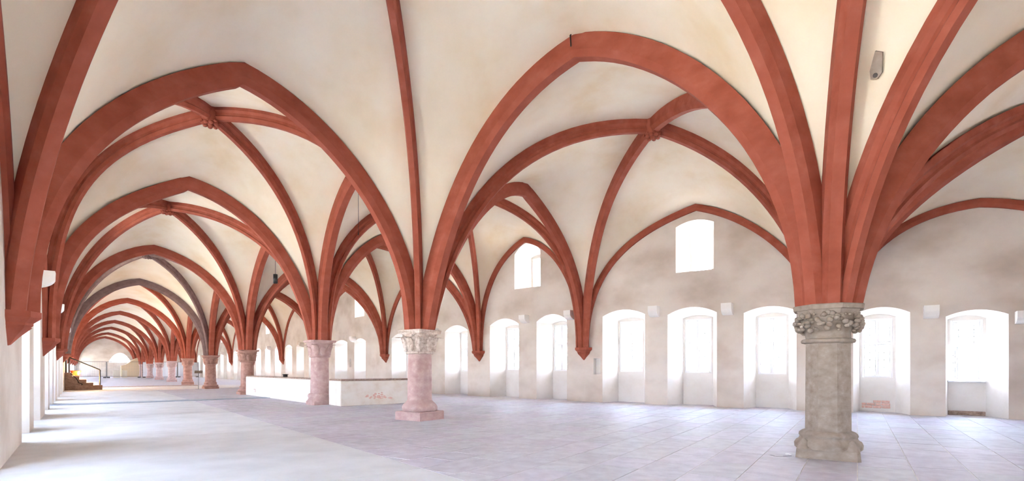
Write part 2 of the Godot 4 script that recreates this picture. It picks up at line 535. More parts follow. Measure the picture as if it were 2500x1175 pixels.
func make_petal() -> void:
	var ball := SphereMesh.new()
	ball.radius = 0.5
	ball.height = 1.0
	ball.radial_segments = 10
	ball.rings = 6
	var st := begin()
	st.append_from(ball, 0, Transform3D(Basis.from_euler(Vector3(0, 0, -0.5)).scaled_local(Vector3(0.15, 0.09, 0.125)), Vector3(0.135, -0.04, 0)))
	st.append_from(ball, 0, Transform3D(Basis.from_euler(Vector3(0, 0.39, 0)).scaled_local(Vector3(0.07, 0.06, 0.05)), Vector3(0.19, -0.01, 0.075)))
	petal_mesh = st.commit()

# ---------------------------------------------------------------- walls
# One straight stretch of wall from a to b (plan), with splayed niches. A niche:
# u0 u1 front edges, y0 front sill, ys springing, yc crown, w depth, f = [u0, u1, y0, y1] of the window or [] for a blind recess
const WALL_TOP := 8.6

func niche(u0: float, u1: float, ys: float, yc: float, f: Array, w := 0.75, y0 := 0.0) -> Dictionary:
	return {"u0": u0, "u1": u1, "y0": y0, "ys": ys, "yc": yc, "w": w, "f": f}

func n_top(q: Dictionary, u: float) -> float:
	var x: float = 2.0 * (u - q.u0) / (q.u1 - q.u0) - 1.0
	return q.ys + (q.yc - q.ys) * (1.0 - x * x)

func strips(st: SurfaceTool, at: Callable, ua: float, ub: float, w: float, top: float, holes: Array, n: Vector3) -> void:
	var us := [ua, ub]
	for q in holes:
		for i in 13:
			us.append(q.u0 + (q.u1 - q.u0) * i / 12.0)
	us.sort()
	for i in us.size() - 1:
		var a: float = us[i]
		var b: float = us[i + 1]
		if b - a < 1e-4:
			continue
		var mid := (a + b) / 2
		var here := []
		for q in holes:
			if mid > q.u0 and mid < q.u1:
				here.append(q)
		here.sort_custom(func(x, y): return x.y0 < y.y0)
		var la := 0.0
		var lb := 0.0
		for q in here:
			if q.y0 > 0.001:
				quad(st, at.call(a, la, w), at.call(b, lb, w), at.call(b, q.y0, w), at.call(a, q.y0, w), n)
			la = n_top(q, a)
			lb = n_top(q, b)
		quad(st, at.call(a, la, w), at.call(b, lb, w), at.call(b, top, w), at.call(a, top, w), n)

func wall_run(parent: Node3D, a: Vector2, b: Vector2, out: Vector2, niches: Array, m: Material, top := WALL_TOP) -> Callable:
	var du := (b - a).normalized()
	var length := a.distance_to(b)
	var at := func(u: float, y: float, w: float) -> Vector3:
		var p := a + du * u + out * w
		return P(p.x, p.y, y)
	var o3 := Vector3(out.x, 0, -out.y)
	var d3 := Vector3(du.x, 0, -du.y)
	var st := begin()
	strips(st, at, 0.0, length, 0.0, top, niches, -o3)
	put("wall_face", st.commit(), m, parent)
	var rv := begin()
	var outer := []
	var deepest := 0.75
	for q in niches:
		deepest = maxf(deepest, q.w)
	var wo := deepest + 0.3
	for q in niches:
		var w: float = q.w
		var back := {}
		if q.f.is_empty():
			back = {"u0": q.u0 + 0.02, "u1": q.u1 - 0.02, "y0": q.y0, "ys": q.ys - 0.02, "yc": q.yc - 0.02}
		else:
			back = {"u0": q.f[0] - 0.05, "u1": q.f[1] + 0.05, "y0": (q.f[2] - 0.04) if q.y0 > 0.01 else 0.0, "ys": q.f[3] + 0.03, "yc": q.f[3] + 0.12}
		face(rv, at.call(q.u0, q.y0, 0), at.call(q.u0, q.ys, 0), at.call(back.u0, back.ys, w), at.call(back.u0, back.y0, w), d3)
		face(rv, at.call(q.u1, q.y0, 0), at.call(q.u1, q.ys, 0), at.call(back.u1, back.ys, w), at.call(back.u1, back.y0, w), -d3)
		if q.y0 > 0.01:
			face(rv, at.call(q.u0, q.y0, 0), at.call(q.u1, q.y0, 0), at.call(back.u1, back.y0, w), at.call(back.u0, back.y0, w), Vector3.UP)
		for i in 12:
			var f0 := i / 12.0
			var f1 := (i + 1) / 12.0
			var ua := lerpf(q.u0, q.u1, f0)
			var ub := lerpf(q.u0, q.u1, f1)
			var ba := lerpf(back.u0, back.u1, f0)
			var bb := lerpf(back.u0, back.u1, f1)
			face(rv, at.call(ua, n_top(q, ua), 0), at.call(ub, n_top(q, ub), 0), at.call(bb, n_top(back, bb), w), at.call(ba, n_top(back, ba), w), Vector3.DOWN)
			# the back of the niche round its window
			if q.f.is_empty():
				quad(rv, at.call(ba, back.y0, w), at.call(bb, back.y0, w), at.call(bb, n_top(back, bb), w), at.call(ba, n_top(back, ba), w), -o3)
			else:
				quad(rv, at.call(ba, q.f[3], w), at.call(bb, q.f[3], w), at.call(bb, n_top(back, bb), w), at.call(ba, n_top(back, ba), w), -o3)
		if q.f.is_empty():
			continue
		var fu0: float = q.f[0]
		var fu1: float = q.f[1]
		var fy0: float = q.f[2]
		var fy1: float = q.f[3]
		quad(rv, at.call(back.u0, back.y0, w), at.call(back.u1, back.y0, w), at.call(back.u1, fy0, w), at.call(back.u0, fy0, w), -o3)
		quad(rv, at.call(back.u0, fy0, w), at.call(fu0, fy0, w), at.call(fu0, fy1, w), at.call(back.u0, fy1, w), -o3)
		quad(rv, at.call(fu1, fy0, w), at.call(back.u1, fy0, w), at.call(back.u1, fy1, w), at.call(fu1, fy1, w), -o3)
		face(rv, at.call(fu0, fy0, w), at.call(fu0, fy1, w), at.call(fu0, fy1, wo), at.call(fu0, fy0, wo), d3)
		face(rv, at.call(fu1, fy0, w), at.call(fu1, fy1, w), at.call(fu1, fy1, wo), at.call(fu1, fy0, wo), -d3)
		face(rv, at.call(fu0, fy0, w), at.call(fu1, fy0, w), at.call(fu1, fy0, wo), at.call(fu0, fy0, wo), Vector3.UP)
		face(rv, at.call(fu0, fy1, w), at.call(fu1, fy1, w), at.call(fu1, fy1, wo), at.call(fu0, fy1, wo), Vector3.DOWN)
		outer.append({"u0": fu0, "u1": fu1, "y0": fy0, "ys": fy1, "yc": fy1})
	if not niches.is_empty():
		put("window_niches", rv.commit(), M.reveal_plaster, parent)
	var ou := begin()
	strips(ou, at, -0.5, length + 0.5, wo, top + 0.3, outer, o3)
	put("outer_face", ou.commit(), m, parent)
	return at

# a casement in a niche: white frame with mullion and transom, leaded lights
func casement(at: Callable, q: Dictionary, a: Vector2, b: Vector2, out: Vector2, detail: int, opened := false) -> Node3D:
	wcount += 1
	var fw: float = q.f[1] - q.f[0]
	var fh: float = q.f[3] - q.f[2]
	var o := struct("window_%d" % wcount)
	var du := (b - a).normalized()
	var d3 := Vector3(du.x, 0, -du.y)
	var o3 := Vector3(out.x, 0, -out.y)
	var zz := d3.cross(Vector3.UP)
	o.transform = Transform3D(Basis(d3, Vector3.UP, zz), at.call(q.f[0], q.f[2], q.w + 0.05))
	var t := 0.05
	var fr := begin()
	bar(fr, Vector3(0, 0, -0.04), Vector3(t, fh, 0.04), 0.006)
	bar(fr, Vector3(fw - t, 0, -0.04), Vector3(fw, fh, 0.04), 0.006)
	bar(fr, Vector3(t, fh - t, -0.04), Vector3(fw - t, fh, 0.04), 0.006)
	bar(fr, Vector3(t, 0, -0.05), Vector3(fw - t, t, 0.05), 0.006)
	put("frame", fr.commit(), M.window_white, o)
	if detail == 0:
		put("pane", box(Vector3(t, t, -0.003), Vector3(fw - t, fh - t, 0.003)), M.glass, o)
		return o
	var ty := fh * 0.58
	put("mullion", box(Vector3(fw / 2 - 0.025, ty if opened else t, -0.035), Vector3(fw / 2 + 0.025, fh - t, 0.035), 0.005), M.window_white, o)
	put("transom", box(Vector3(t, ty - 0.03, -0.042), Vector3(fw - t, ty + 0.03, 0.042), 0.005), M.window_white, o)
	var inward := -o3.dot(zz)                 # +1 when local z points into the room
	for col in 2:
		for row in 2:
			var x0 := t if col == 0 else fw / 2 + 0.025
			var x1 := fw / 2 - 0.025 if col == 0 else fw - t
			var y0 := t if row == 0 else ty + 0.03
			var y1 := ty - 0.03 if row == 0 else fh - t
			var hinge := Vector3.ZERO
			if opened and row == 0:           # swung into the room on its outer edge
				hinge = Vector3(x0 if col == 0 else x1, 0, 0.03 * inward)
				x0 -= hinge.x
				x1 -= hinge.x
			var s := 0.026
			var sa := begin()
			bar(sa, Vector3(x0, y0, -0.02), Vector3(x0 + s, y1, 0.02))
			bar(sa, Vector3(x1 - s, y0, -0.02), Vector3(x1, y1, 0.02))
			bar(sa, Vector3(x0 + s, y0, -0.02), Vector3(x1 - s, y0 + s, 0.02))
			bar(sa, Vector3(x0 + s, y1 - s, -0.02), Vector3(x1 - s, y1, 0.02))
			var sash := put("sash", sa.commit(), M.window_white, o, hinge)
			if opened and row == 0:
				sash.rotation.y = (-1.0 if col == 0 else 1.0) * inward * (1.35 if col == 0 else 1.25)
			x0 += s
			x1 -= s
			y0 += s
			y1 -= s
			var rows := 4 if row == 0 else 3
			var gb := begin()
			bar(gb, Vector3((x0 + x1) / 2 - 0.009, y0, -0.008), Vector3((x0 + x1) / 2 + 0.009, y1, 0.008))
			for i in range(1, rows):
				var yy := lerpf(y0, y1, float(i) / rows)
				bar(gb, Vector3(x0, yy - 0.008, -0.006), Vector3(x1, yy + 0.008, 0.006))
			put("glazing_bars", gb.commit(), M.lead_grey, sash)
			if detail == 1:
				put("pane", box(Vector3(x0, y0, -0.002), Vector3(x1, y1, 0.002)), M.glass, sash)
			else:
				for i in rows:
					for j in 2:
						var lo := Vector3(lerpf(x0, x1, j / 2.0), lerpf(y0, y1, float(i) / rows), -0.002)
						var hi := Vector3(lerpf(x0, x1, (j + 1) / 2.0), lerpf(y0, y1, float(i + 1) / rows), 0.002)
						put("pane", box(lo, hi), M.glass, sash)
	if opened:
		var z0 := 0.04 * inward
		var z1 := 0.16 * inward
		put("sill_board", box(Vector3(-0.04, -0.03, minf(z0, z1)), Vector3(fw + 0.04, 0.005, maxf(z0, z1)), 0.005), M.window_white, o)
	return o

# white quarter-round plaster bracket on a wall
func bracket(at: Vector3, out: Vector3, hgt: float, parent: Node3D, label: String, big := 1.0) -> void:
	var ins := -out
	var s := ins.cross(Vector3.UP).normalized()
	var st := begin()
	var w := 0.15 * big
	var dep := 0.3 * big
	var ring := [ins * -0.05, ins * -0.05 + Vector3.UP * hgt, ins * dep + Vector3.UP * hgt]
	for i in range(1, 9):
		var a := PI / 2 * i / 8.0
		ring.append(ins * dep * cos(a) + Vector3.UP * hgt * (0.62 - 0.62 * sin(a)))
	var mid := ins * dep * 0.4 + Vector3.UP * hgt * 0.6
	for i in ring.size():
		var p: Vector3 = ring[i]
		var q: Vector3 = ring[(i + 1) % ring.size()]
		if p.distance_to(q) > 0.001:
			face(st, p - s * w, q - s * w, q + s * w, p + s * w, (p + q) / 2 - mid)
		tri(st, mid - s * w, p - s * w, q - s * w, -s, -s, -s)
		tri(st, mid + s * w, p + s * w, q + s * w, s, s, s)
	var o := put("plaster_bracket", st.commit(), M.bracket_white, parent if label == "" else self, at)
	if label != "":
		o.name = numbered("plaster_bracket")
		o.set_meta("label", label)
		o.set_meta("category", "bracket")
		o.set_meta("kind", "thing")
		o.set_meta("group", "white quarter-round brackets on the walls")

func rib_corbel(k: int, s: String, parent: Node3D) -> void:
	var q := site(s + str(k))
	var o := put("rib_corbel", lathe([[0.0, 1.74], [0.22, 1.74], [0.25, 1.77], [0.25, 1.80], [0.31, 1.85], [0.33, 1.87], [0.33, 1.95], [0.0, 1.96]], 8, 0.0, 1, true), M.rib_paint, parent, P(q[0], q[1], 0), 0.7 if s == "L" else 0.9)
	put("pendant_tip", lathe([[0.0, 1.5], [0.03, 1.51], [0.12, 1.62], [0.24, 1.74], [0.0, 1.745]], 8, 0.0, 1, true), M.rib_paint, o)

func build_walls() -> void:
	# right wall, bay by bay, windows as they stand
	var right := struct("wall_right")
	var rn := [
		[niche(2.52, 3.66, 2.49, 2.63, [2.87, 3.51, 0.88, 2.44]), niche(4.36, 5.58, 2.65, 2.82, [4.70, 5.40, 0.95, 2.58]), niche(0.5, 1.7, 2.45, 2.6, [0.8, 1.5, 0.9, 2.4])],
		[niche(0.85, 2.25, 2.87, 3.03, [1.19, 1.98, 1.02, 2.78]), niche(3.02, 4.56, 2.95, 3.16, [3.36, 4.22, 1.05, 2.84]), niche(5.32, 6.87, 3.03, 3.23, [5.67, 6.54, 1.08, 2.89]), niche(3.11, 4.29, 5.77, 5.92, [3.31, 3.99, 4.37, 5.68], 0.7, 4.3), niche(6.95, 7.22, 1.56, 1.57, [], 0.15, 0.99)],
		[niche(0.75, 2.20, 3.02, 3.27, [1.17, 1.91, 1.10, 2.92]), niche(3.11, 4.73, 3.01, 3.26, [3.64, 4.43, 1.13, 2.92]), niche(2.01, 3.35, 5.80, 6.18, [2.35, 2.98, 4.45, 5.70], 0.7, 4.4)],
		[niche(0.77, 2.38, 2.90, 3.16, [1.34, 2.10, 1.07, 2.84]), niche(5.02, 6.82, 2.77, 3.02, [5.75, 6.5, 1.09, 2.65])],
		[niche(2.55, 4.15, 2.76, 2.95, [3.05, 3.80, 1.10, 2.75]), niche(5.19, 7.2, 2.79, 2.97, [6.1, 6.85, 1.09, 2.74]), niche(4.6, 4.85, 1.72, 1.80, [], 0.18, 1.27), niche(2.77, 4.09, 5.37, 5.6, [3.2, 3.8, 4.3, 5.3], 0.7, 4.2)],
	]
	for k in 11:
		var a := Vector2(WALL_R[k][0], WALL_R[k][1])
		var b := Vector2(WALL_R[k + 1][0], WALL_R[k + 1][1])
		var du := (b - a).normalized()
		var out := Vector2(-du.y, du.x)
		if out.dot(Vector2(0.766, 0.643)) < 0:
			out = -out
		var length := a.distance_to(b)
		var ns: Array
		if k < rn.size():
			ns = rn[k]
		else:
			ns = []
			for j in 3:
				var u := length * (j + 0.5) / 3.0
				ns.append(niche(u - 0.85, u + 0.85, 2.85, 3.05, [u - 0.4, u + 0.4, 1.1, 2.75]))
			if k % 2 == 0:
				ns.append(niche(length / 2 - 0.6, length / 2 + 0.6, 5.2, 5.4, [length / 2 - 0.35, length / 2 + 0.35, 4.3, 5.1], 0.7, 4.2))
		var at := wall_run(right, a, b, out, ns, M.wall_plaster)
		for q in ns:
			if not q.f.is_empty():
				casement(at, q, a, b, out, 0 if q.y0 > 1.0 or k > 5 else (1 if k > 3 else 2), k == 0 and is_equal_approx(q.u0, 2.52))
		var o3 := Vector3(out.x, 0, -out.y)
		if k == 0:
			bracket(at.call(3.95, 2.46, 0), o3, 0.31, right, "white bracket right of the octagonal column, between two tall windows")
			bracket(at.call(2.27, 2.24, 0), o3, 0.29, right, "white bracket at the right edge, past the open window")
			niche_skirting(at)
			# exposed bricks under the window beside the octagonal column
			var rg := RandomNumberGenerator.new()
			rg.seed = 5
			for row in 3:
				var u := 4.72 + rg.randf() * 0.06
				while u < 5.36:
					var len := rg.randf_range(0.1, 0.2)
					if rg.randf() < 0.18:
						u += len
						continue
					var l := begin()
					var c: Vector3 = at.call(u, 0.1 + row * 0.075, 0.757)
					bar(l, Vector3(0, 0, -0.018), Vector3(minf(len, 5.40 - u), 0.066, 0.018), 0.008)
					var brick := put("brick", l.commit(), M.brick_red, right, c)
					brick.basis = Basis(Vector3(du.x, 0, -du.y), Vector3.UP, Vector3(du.x, 0, -du.y).cross(Vector3.UP))
					u += len + 0.012
		elif k == 1:
			bracket(at.call(2.69, 2.83, 0), o3, 0.35, right, "white bracket between the two windows left of the octagonal column")
			bracket(at.call(4.97, 2.90, 0), o3, 0.35, right, "white bracket below and left of the single upper window")
		elif k == 2:
			bracket(at.call(0.55, 2.99, 0), o3, 0.33, right, "white bracket just left of the red corbel by the wall recess")
			bracket(at.call(2.72, 2.99, 0), o3, 0.31, right, "white bracket below the upper window with the pointed head")
		elif k < 9:
			bracket(at.call(length * 0.41, 2.75, 0), o3, 0.33, right, "")
	# left wall
	var left := struct("wall_left")
	var edges := [[[-9.6, -7.6], [-5.8, -3.8]], [[-0.8, 1.2], [2.7, 4.9], [6.3, 8.5]], [[11.45, 13.05], [14.1, 16.2]], [[18.1, 19.9], [20.6, 22.7], [23.6, 25.2]]]
	for k in 11:
		var a := Vector2(WALL_L[k][0], WALL_L[k][1])
		var b := Vector2(WALL_L[k + 1][0], WALL_L[k + 1][1])
		var du := (b - a).normalized()
		var out := Vector2(du.y, -du.x)
		if out.dot(Vector2(0.766, 0.643)) > 0:
			out = -out
		var length := a.distance_to(b)
		var t0 := -0.643 * a.x + 0.766 * a.y
		var ns := []
		var es: Array = edges[k] if k < edges.size() else []
		if es.is_empty():
			for j in 3:
				var u := length * (j + 0.5) / 3.0
				if k == 5 and j == 0:
					continue
				es.append([t0 + u - 0.9, t0 + u + 0.9])
		for e in es:
			var c: float = (e[0] + e[1]) / 2 - t0
			var hw := 0.5 if k < 4 else 0.42
			ns.append(niche(e[0] - t0, e[1] - t0, 2.75, 3.0, [c - hw, c + hw, 1.0, 2.72]))
		var mid := length / 2
		if k > 0 and k < 5:
			ns.append(niche(mid - 0.7, mid + 0.7, 5.5, 5.75, [mid - 0.42, mid + 0.42, 4.15, 5.45], 0.7, 4.0))
		var at := wall_run(left, a, b, out, ns, M.wall_plaster)
		for q in ns:
			casement(at, q, a, b, out, 0 if k > 4 or q.y0 > 1.0 else 1)
		var o3 := Vector3(out.x, 0, -out.y)
		if k >= 2 and k < 9:
			var spot: float = [4.15, 3.05, 5.7][k - 2] if k < 5 else length * 0.66
			bracket(at.call(spot, 2.78, 0), o3, 0.32, left, "large white quarter-round bracket behind the big red corbel at the left edge" if k == 2 else "", 1.15)
	# the far end wall with its half-round window, and the near end wall behind the camera
	var far := struct("wall_back")
	var fa := hall(-1.2, 97.0)
	var fb := hall(13.2, 97.0)
	var fat := wall_run(far, fa, fb, hall(0, 1) - hall(0, 0), [niche(4.25, 6.85, 2.3, 3.55, [4.6, 6.5, 2.2, 3.1], 0.5, 2.1)], M.wall_plaster)
	var hn := niche(4.25, 6.85, 2.3, 3.55, [4.6, 6.5, 2.2, 3.1], 0.5, 2.1)
	casement(fat, hn, fa, fb, hall(0, 1) - hall(0, 0), 0)
	var near := struct("wall_front")
	var na := Vector2(WALL_L[0][0] - 0.25, WALL_L[0][1] - 0.7)
	var nb := Vector2(WALL_R[0][0] + 0.3, WALL_R[0][1] + 0.8)
	var nd := (nb - na).normalized()
	var no := Vector2(nd.y, -nd.x)
	var nn := [niche(4.0, 6.0, 2.9, 3.2, [4.5, 5.5, 1.0, 2.8]), niche(15.5, 17.5, 2.9, 3.2, [16.0, 17.0, 1.0, 2.8])]
	var nat := wall_run(near, na, nb, no, nn, M.wall_plaster)
	for q in nn:
		casement(nat, q, na, nb, no, 0)
	for k in range(1, 11):
		rib_corbel(k, "R", right)
		rib_corbel(k, "L", left)

func niche_skirting(at: Callable) -> void:
	var p0: Vector3 = at.call(2.72, 0.86, 0.42)
	var p1: Vector3 = at.call(3.42, 0.86, 0.42)
	var d := (p1 - p0).normalized()
	var g0: Vector3 = at.call(2.83, 0.0, 0.74)
	var sk := thing("stone_skirting", "dark weathered stone strip at the foot of the rightmost window niche", "skirting", g0)
	sk.basis = Basis(d, Vector3.UP, d.cross(Vector3.UP))
	put("strip", box(Vector3(0, 0, -0.03), Vector3(0.72, 0.11, 0.02), 0.012), M.old_coping, sk)

# ---------------------------------------------------------------- columns
func leaf_mesh(r0: float, r1: float, h: float, wide: float, curl: float) -> ArrayMesh:
	var st := begin()
	st.set_smooth_group(0)
	var nu := 6
	var nv := 9
	for s in [0, 1]:
		var g := []
		for i in nv + 1:
			var f := float(i) / nv
			var row := []
			var r := lerpf(r0, r1, pow(f, 1.6)) + 0.02
			var y := h * f
			if f > 0.78:
				y = h * (0.78 + (f - 0.78) * 0.3 - pow((f - 0.78) / 0.22, 2) * 0.1)
				r += curl * pow((f - 0.78) / 0.22, 0.7)
			var hw := wide * sin(PI * clampf(0.18 + f * 0.72, 0.0, 1.0))
			for j in nu + 1:
				var w := (float(j) / nu - 0.5) * 2.0
				var rr: float = r + 0.045 * (1.0 - absf(w)) + 0.012 * cos(w * 9.0) - s * 0.04
				row.append(Vector3(rr * cos(w * hw / r), y, rr * sin(w * hw / r)))
			g.append(row)
		for i in nv:
			for j in nu:
				for q in [[g[i][j], g[i + 1][j], g[i + 1][j + 1]], [g[i][j], g[i + 1][j + 1], g[i][j + 1]]]:
					st.add_vertex(q[0])
					st.add_vertex(q[2] if s == 0 else q[1])
					st.add_vertex(q[1] if s == 0 else q[2])
	st.generate_normals()
	return st.commit()

func square(s: float, chamfer := 0.0) -> Array:
	if chamfer <= 0.0:
		return [Vector2(-s, -s), Vector2(s, -s), Vector2(s, s), Vector2(-s, s)]
	var c := s - chamfer
	return [Vector2(-c, -s), Vector2(c, -s), Vector2(s, -c), Vector2(s, c), Vector2(c, s), Vector2(-c, s), Vector2(-s, c), Vector2(-s, -c)]

func round_column(k: int, turn: float, label: String, m: Material, cap_m: Material, r: float, style: int) -> void:
	var top: float = COL_TOP[k]
	var o := thing("stone_column", label, "column", P(COL[k][0], COL[k][1], 0), turn, "round sandstone columns in a row")
	var seg := 40 if k < 6 else 20
	if style == 2:
		put("plinth", prism(square(0.40), 0.0, 0.2, 1.0, 0.02), m, o)
		put("base", lathe([[0.36, 0.19], [0.41, 0.22], [0.415, 0.30], [0.40, 0.33], [0.38, 0.36], [0.335, 0.40], [0.30, 0.44], [r, 0.46]], seg, 0.01, k), m, o)
	elif style == 3:
		put("plinth", prism(square(0.36, 0.05), 0.0, 0.12, 0.96, 0.03), cap_m, o)
		put("base", lathe([[0.40, 0.10], [0.395, 0.16], [0.37, 0.22], [0.35, 0.28], [0.345, 0.33], [0.32, 0.36], [r, 0.38]], 26, 0.10, k), cap_m, o)
	else:
		put("plinth", prism(square(0.39, 0.03), 0.0, 0.13, 1.0, 0.02), m, o)
		put("base", lathe([[0.37, 0.12], [0.40, 0.15], [0.41, 0.19], [0.39, 0.23], [0.34, 0.25], [0.325, 0.29], [0.345, 0.32], [0.345, 0.35], [0.31, 0.38], [r, 0.40]], seg, 0.006, k), m, o)
	put("shaft", lathe([[r + 0.01, 0.36], [r, 0.5], [r - 0.004, 1.0], [r - 0.012, top - 0.5]], seg, 0.006, k + 3), m, o)
	var cap := put("capital", lathe([[r - 0.012, top - 0.54], [r, top - 0.52], [r + 0.005, top - 0.4], [r + 0.04, top - 0.25], [r + 0.12, top - 0.12], [r + 0.14, top - 0.06], [0.0, top - 0.05]], seg, 0.012, k + 9), cap_m, o)
	put("necking", lathe([[r - 0.01, top - 0.565], [r + 0.03, top - 0.56], [r + 0.045, top - 0.54], [r + 0.03, top - 0.515], [r - 0.01, top - 0.51]], seg, 0.01, k), cap_m, cap)
	if style == 2:
		put("abacus", prism(square(0.355, 0.02), top - 0.085, top, 1.05, 0.012), cap_m, o)
		var lf := leaf_mesh(r + 0.01, r + 0.12, 0.42, 0.11, 0.10)
		for i in 8:
			put("leaf", lf, cap_m, cap, Vector3(0, top - 0.5, 0), TAU * i / 8)
		var vol := begin()
		var pts := []
		for i in 15:
			var a := i / 14.0 * TAU * 1.1
			pts.append(Vector3(0.03 * cos(a) * (1.0 - i / 22.0), 0.03 * sin(a) * (1.0 - i / 22.0), 0))
		tube(vol, pts, 0.014, 6)
		var vm := vol.commit()
		for i in 8:
			var a := TAU * (i + 0.5) / 8
			put("volute", vm, cap_m, cap, Vector3(cos(a) * 0.41, top - 0.14, sin(a) * 0.41), -a + PI / 2)
	else:
		put("abacus", prism(square(0.41, 0.07), top - 0.07, top, 1.04, 0.012), cap_m, o)
		if k < 10:
			var lf := leaf_mesh(r + 0.005, r + 0.15, 0.46, 0.13, 0.06)
			for i in 4:
				put("leaf", lf, cap_m, cap, Vector3(0, top - 0.5, 0), TAU * (i + 0.5) / 4)
			var lf2 := leaf_mesh(r + 0.005, r + 0.07, 0.36, 0.11, 0.035)
			for i in 4:
				put("leaf", lf2, cap_m, cap, Vector3(0, top - 0.5, 0), TAU * i / 4)

func octagon_column() -> void:
	var top: float = COL_TOP[1]
	var m: Material = M.grey_stone
	var o := thing("stone_column", "grey octagonal column with a crumbling foliage capital, nearest on the right", "column", P(COL[1][0], COL[1][1], 0), -0.57, "")
	var turn := PI / 8
	put("plinth", prism(square(0.37, 0.04), 0.0, 0.14, 0.97, 0.02), m, o)
	put("base", lathe([[0.40, 0.12], [0.405, 0.17], [0.385, 0.21], [0.36, 0.225], [0.345, 0.25], [0.34, 0.275], [0.355, 0.29], [0.345, 0.32], [0.31, 0.345], [0.27, 0.36]], 32, 0.02, 4), m, o)
	for i in 4:                                     # corner spurs of the base
		var a := TAU * i / 4 + PI / 4
		put("spur", lathe([[0.0, 0.26], [0.02, 0.255], [0.045, 0.22], [0.075, 0.17], [0.1, 0.13]], 8, 0.01, i), m, o, Vector3(cos(a) * 0.385, 0, sin(a) * 0.385))
	put("shaft", prism(ngon(8, 0.29, turn), 0.34, top - 0.5, 0.965), m, o)
	var cap := put("capital", lathe([[0.268, top - 0.5], [0.27, top - 0.36], [0.3, top - 0.26], [0.34, top - 0.14], [0.34, top - 0.1]], 40, 0.03, 8), m, o)
	put("necking", lathe([[0.265, top - 0.515], [0.31, top - 0.505], [0.325, top - 0.48], [0.31, top - 0.455], [0.265, top - 0.445]], 16, 0.02, 3), m, cap)
	var st := begin()
	var rg := RandomNumberGenerator.new()
	rg.seed = 12
	var ball := SphereMesh.new()
	ball.radial_segments = 8
	ball.rings = 5
	ball.radius = 0.5
	ball.height = 1.0
	for i in 190:
		var a := rg.randf() * TAU
		var f := rg.randf()
		var rr := 0.30 + 0.085 * sin(PI * clampf(f * 0.75 + 0.15, 0, 1)) + rg.randf_range(-0.01, 0.012)
		var s := rg.randf_range(0.035, 0.085)
		var tf := Transform3D(Basis.from_euler(Vector3(rg.randf() * 3, rg.randf() * 3, rg.randf() * 3)).scaled(Vector3(s, s * rg.randf_range(0.6, 1.0), s)), Vector3(cos(a) * rr, lerpf(top - 0.36, top - 0.1, f), sin(a) * rr))
		st.append_from(ball, 0, tf)
	var fo := put("carved_foliage", st.commit(), m, cap)
	fo.set_meta("kind", "stuff")
	put("abacus", prism(ngon(8, 0.37, turn), top - 0.125, top - 0.065, 1.07), m, o)
	put("abacus", prism(ngon(8, 0.435, turn), top - 0.068, top, 1.02, 0.012), m, o)

func build_columns() -> void:
	octagon_column()
	round_column(2, -0.6, "pink round column on a stepped square plinth with a limed volute capital", M.pink_stone, M.limed_stone, 0.285, 2)
	round_column(3, 0.71, "pale pink column with a broken rough base, between the two low walls", M.pink_stone, M.pink_stone, 0.29, 3)
	round_column(4, 0.7, "brownish pink column at the far end of the low wall", M.brown_stone, M.brown_stone, 0.28, 1)
	round_column(5, 0.7, "brown column under the grey ribs, behind the small info stand", M.brown_stone, M.brown_stone, 0.285, 1)
	var far := ["slender brown column, second left of the info stand", "pale column, third left of the info stand", "pale column, fourth left of the info stand", "farthest pale column in front of the site fence"]
	for k in range(6, 10):
		round_column(k, 0.6, far[k - 6] if k > 6 else "brown column, first to the left of the info stand", M.brown_stone if k == 6 else M.pink_stone, M.brown_stone if k == 6 else M.pink_stone, 0.285, 1)
	round_column(10, 0.6, "column behind the site fence", M.pink_stone, M.pink_stone, 0.285, 1)

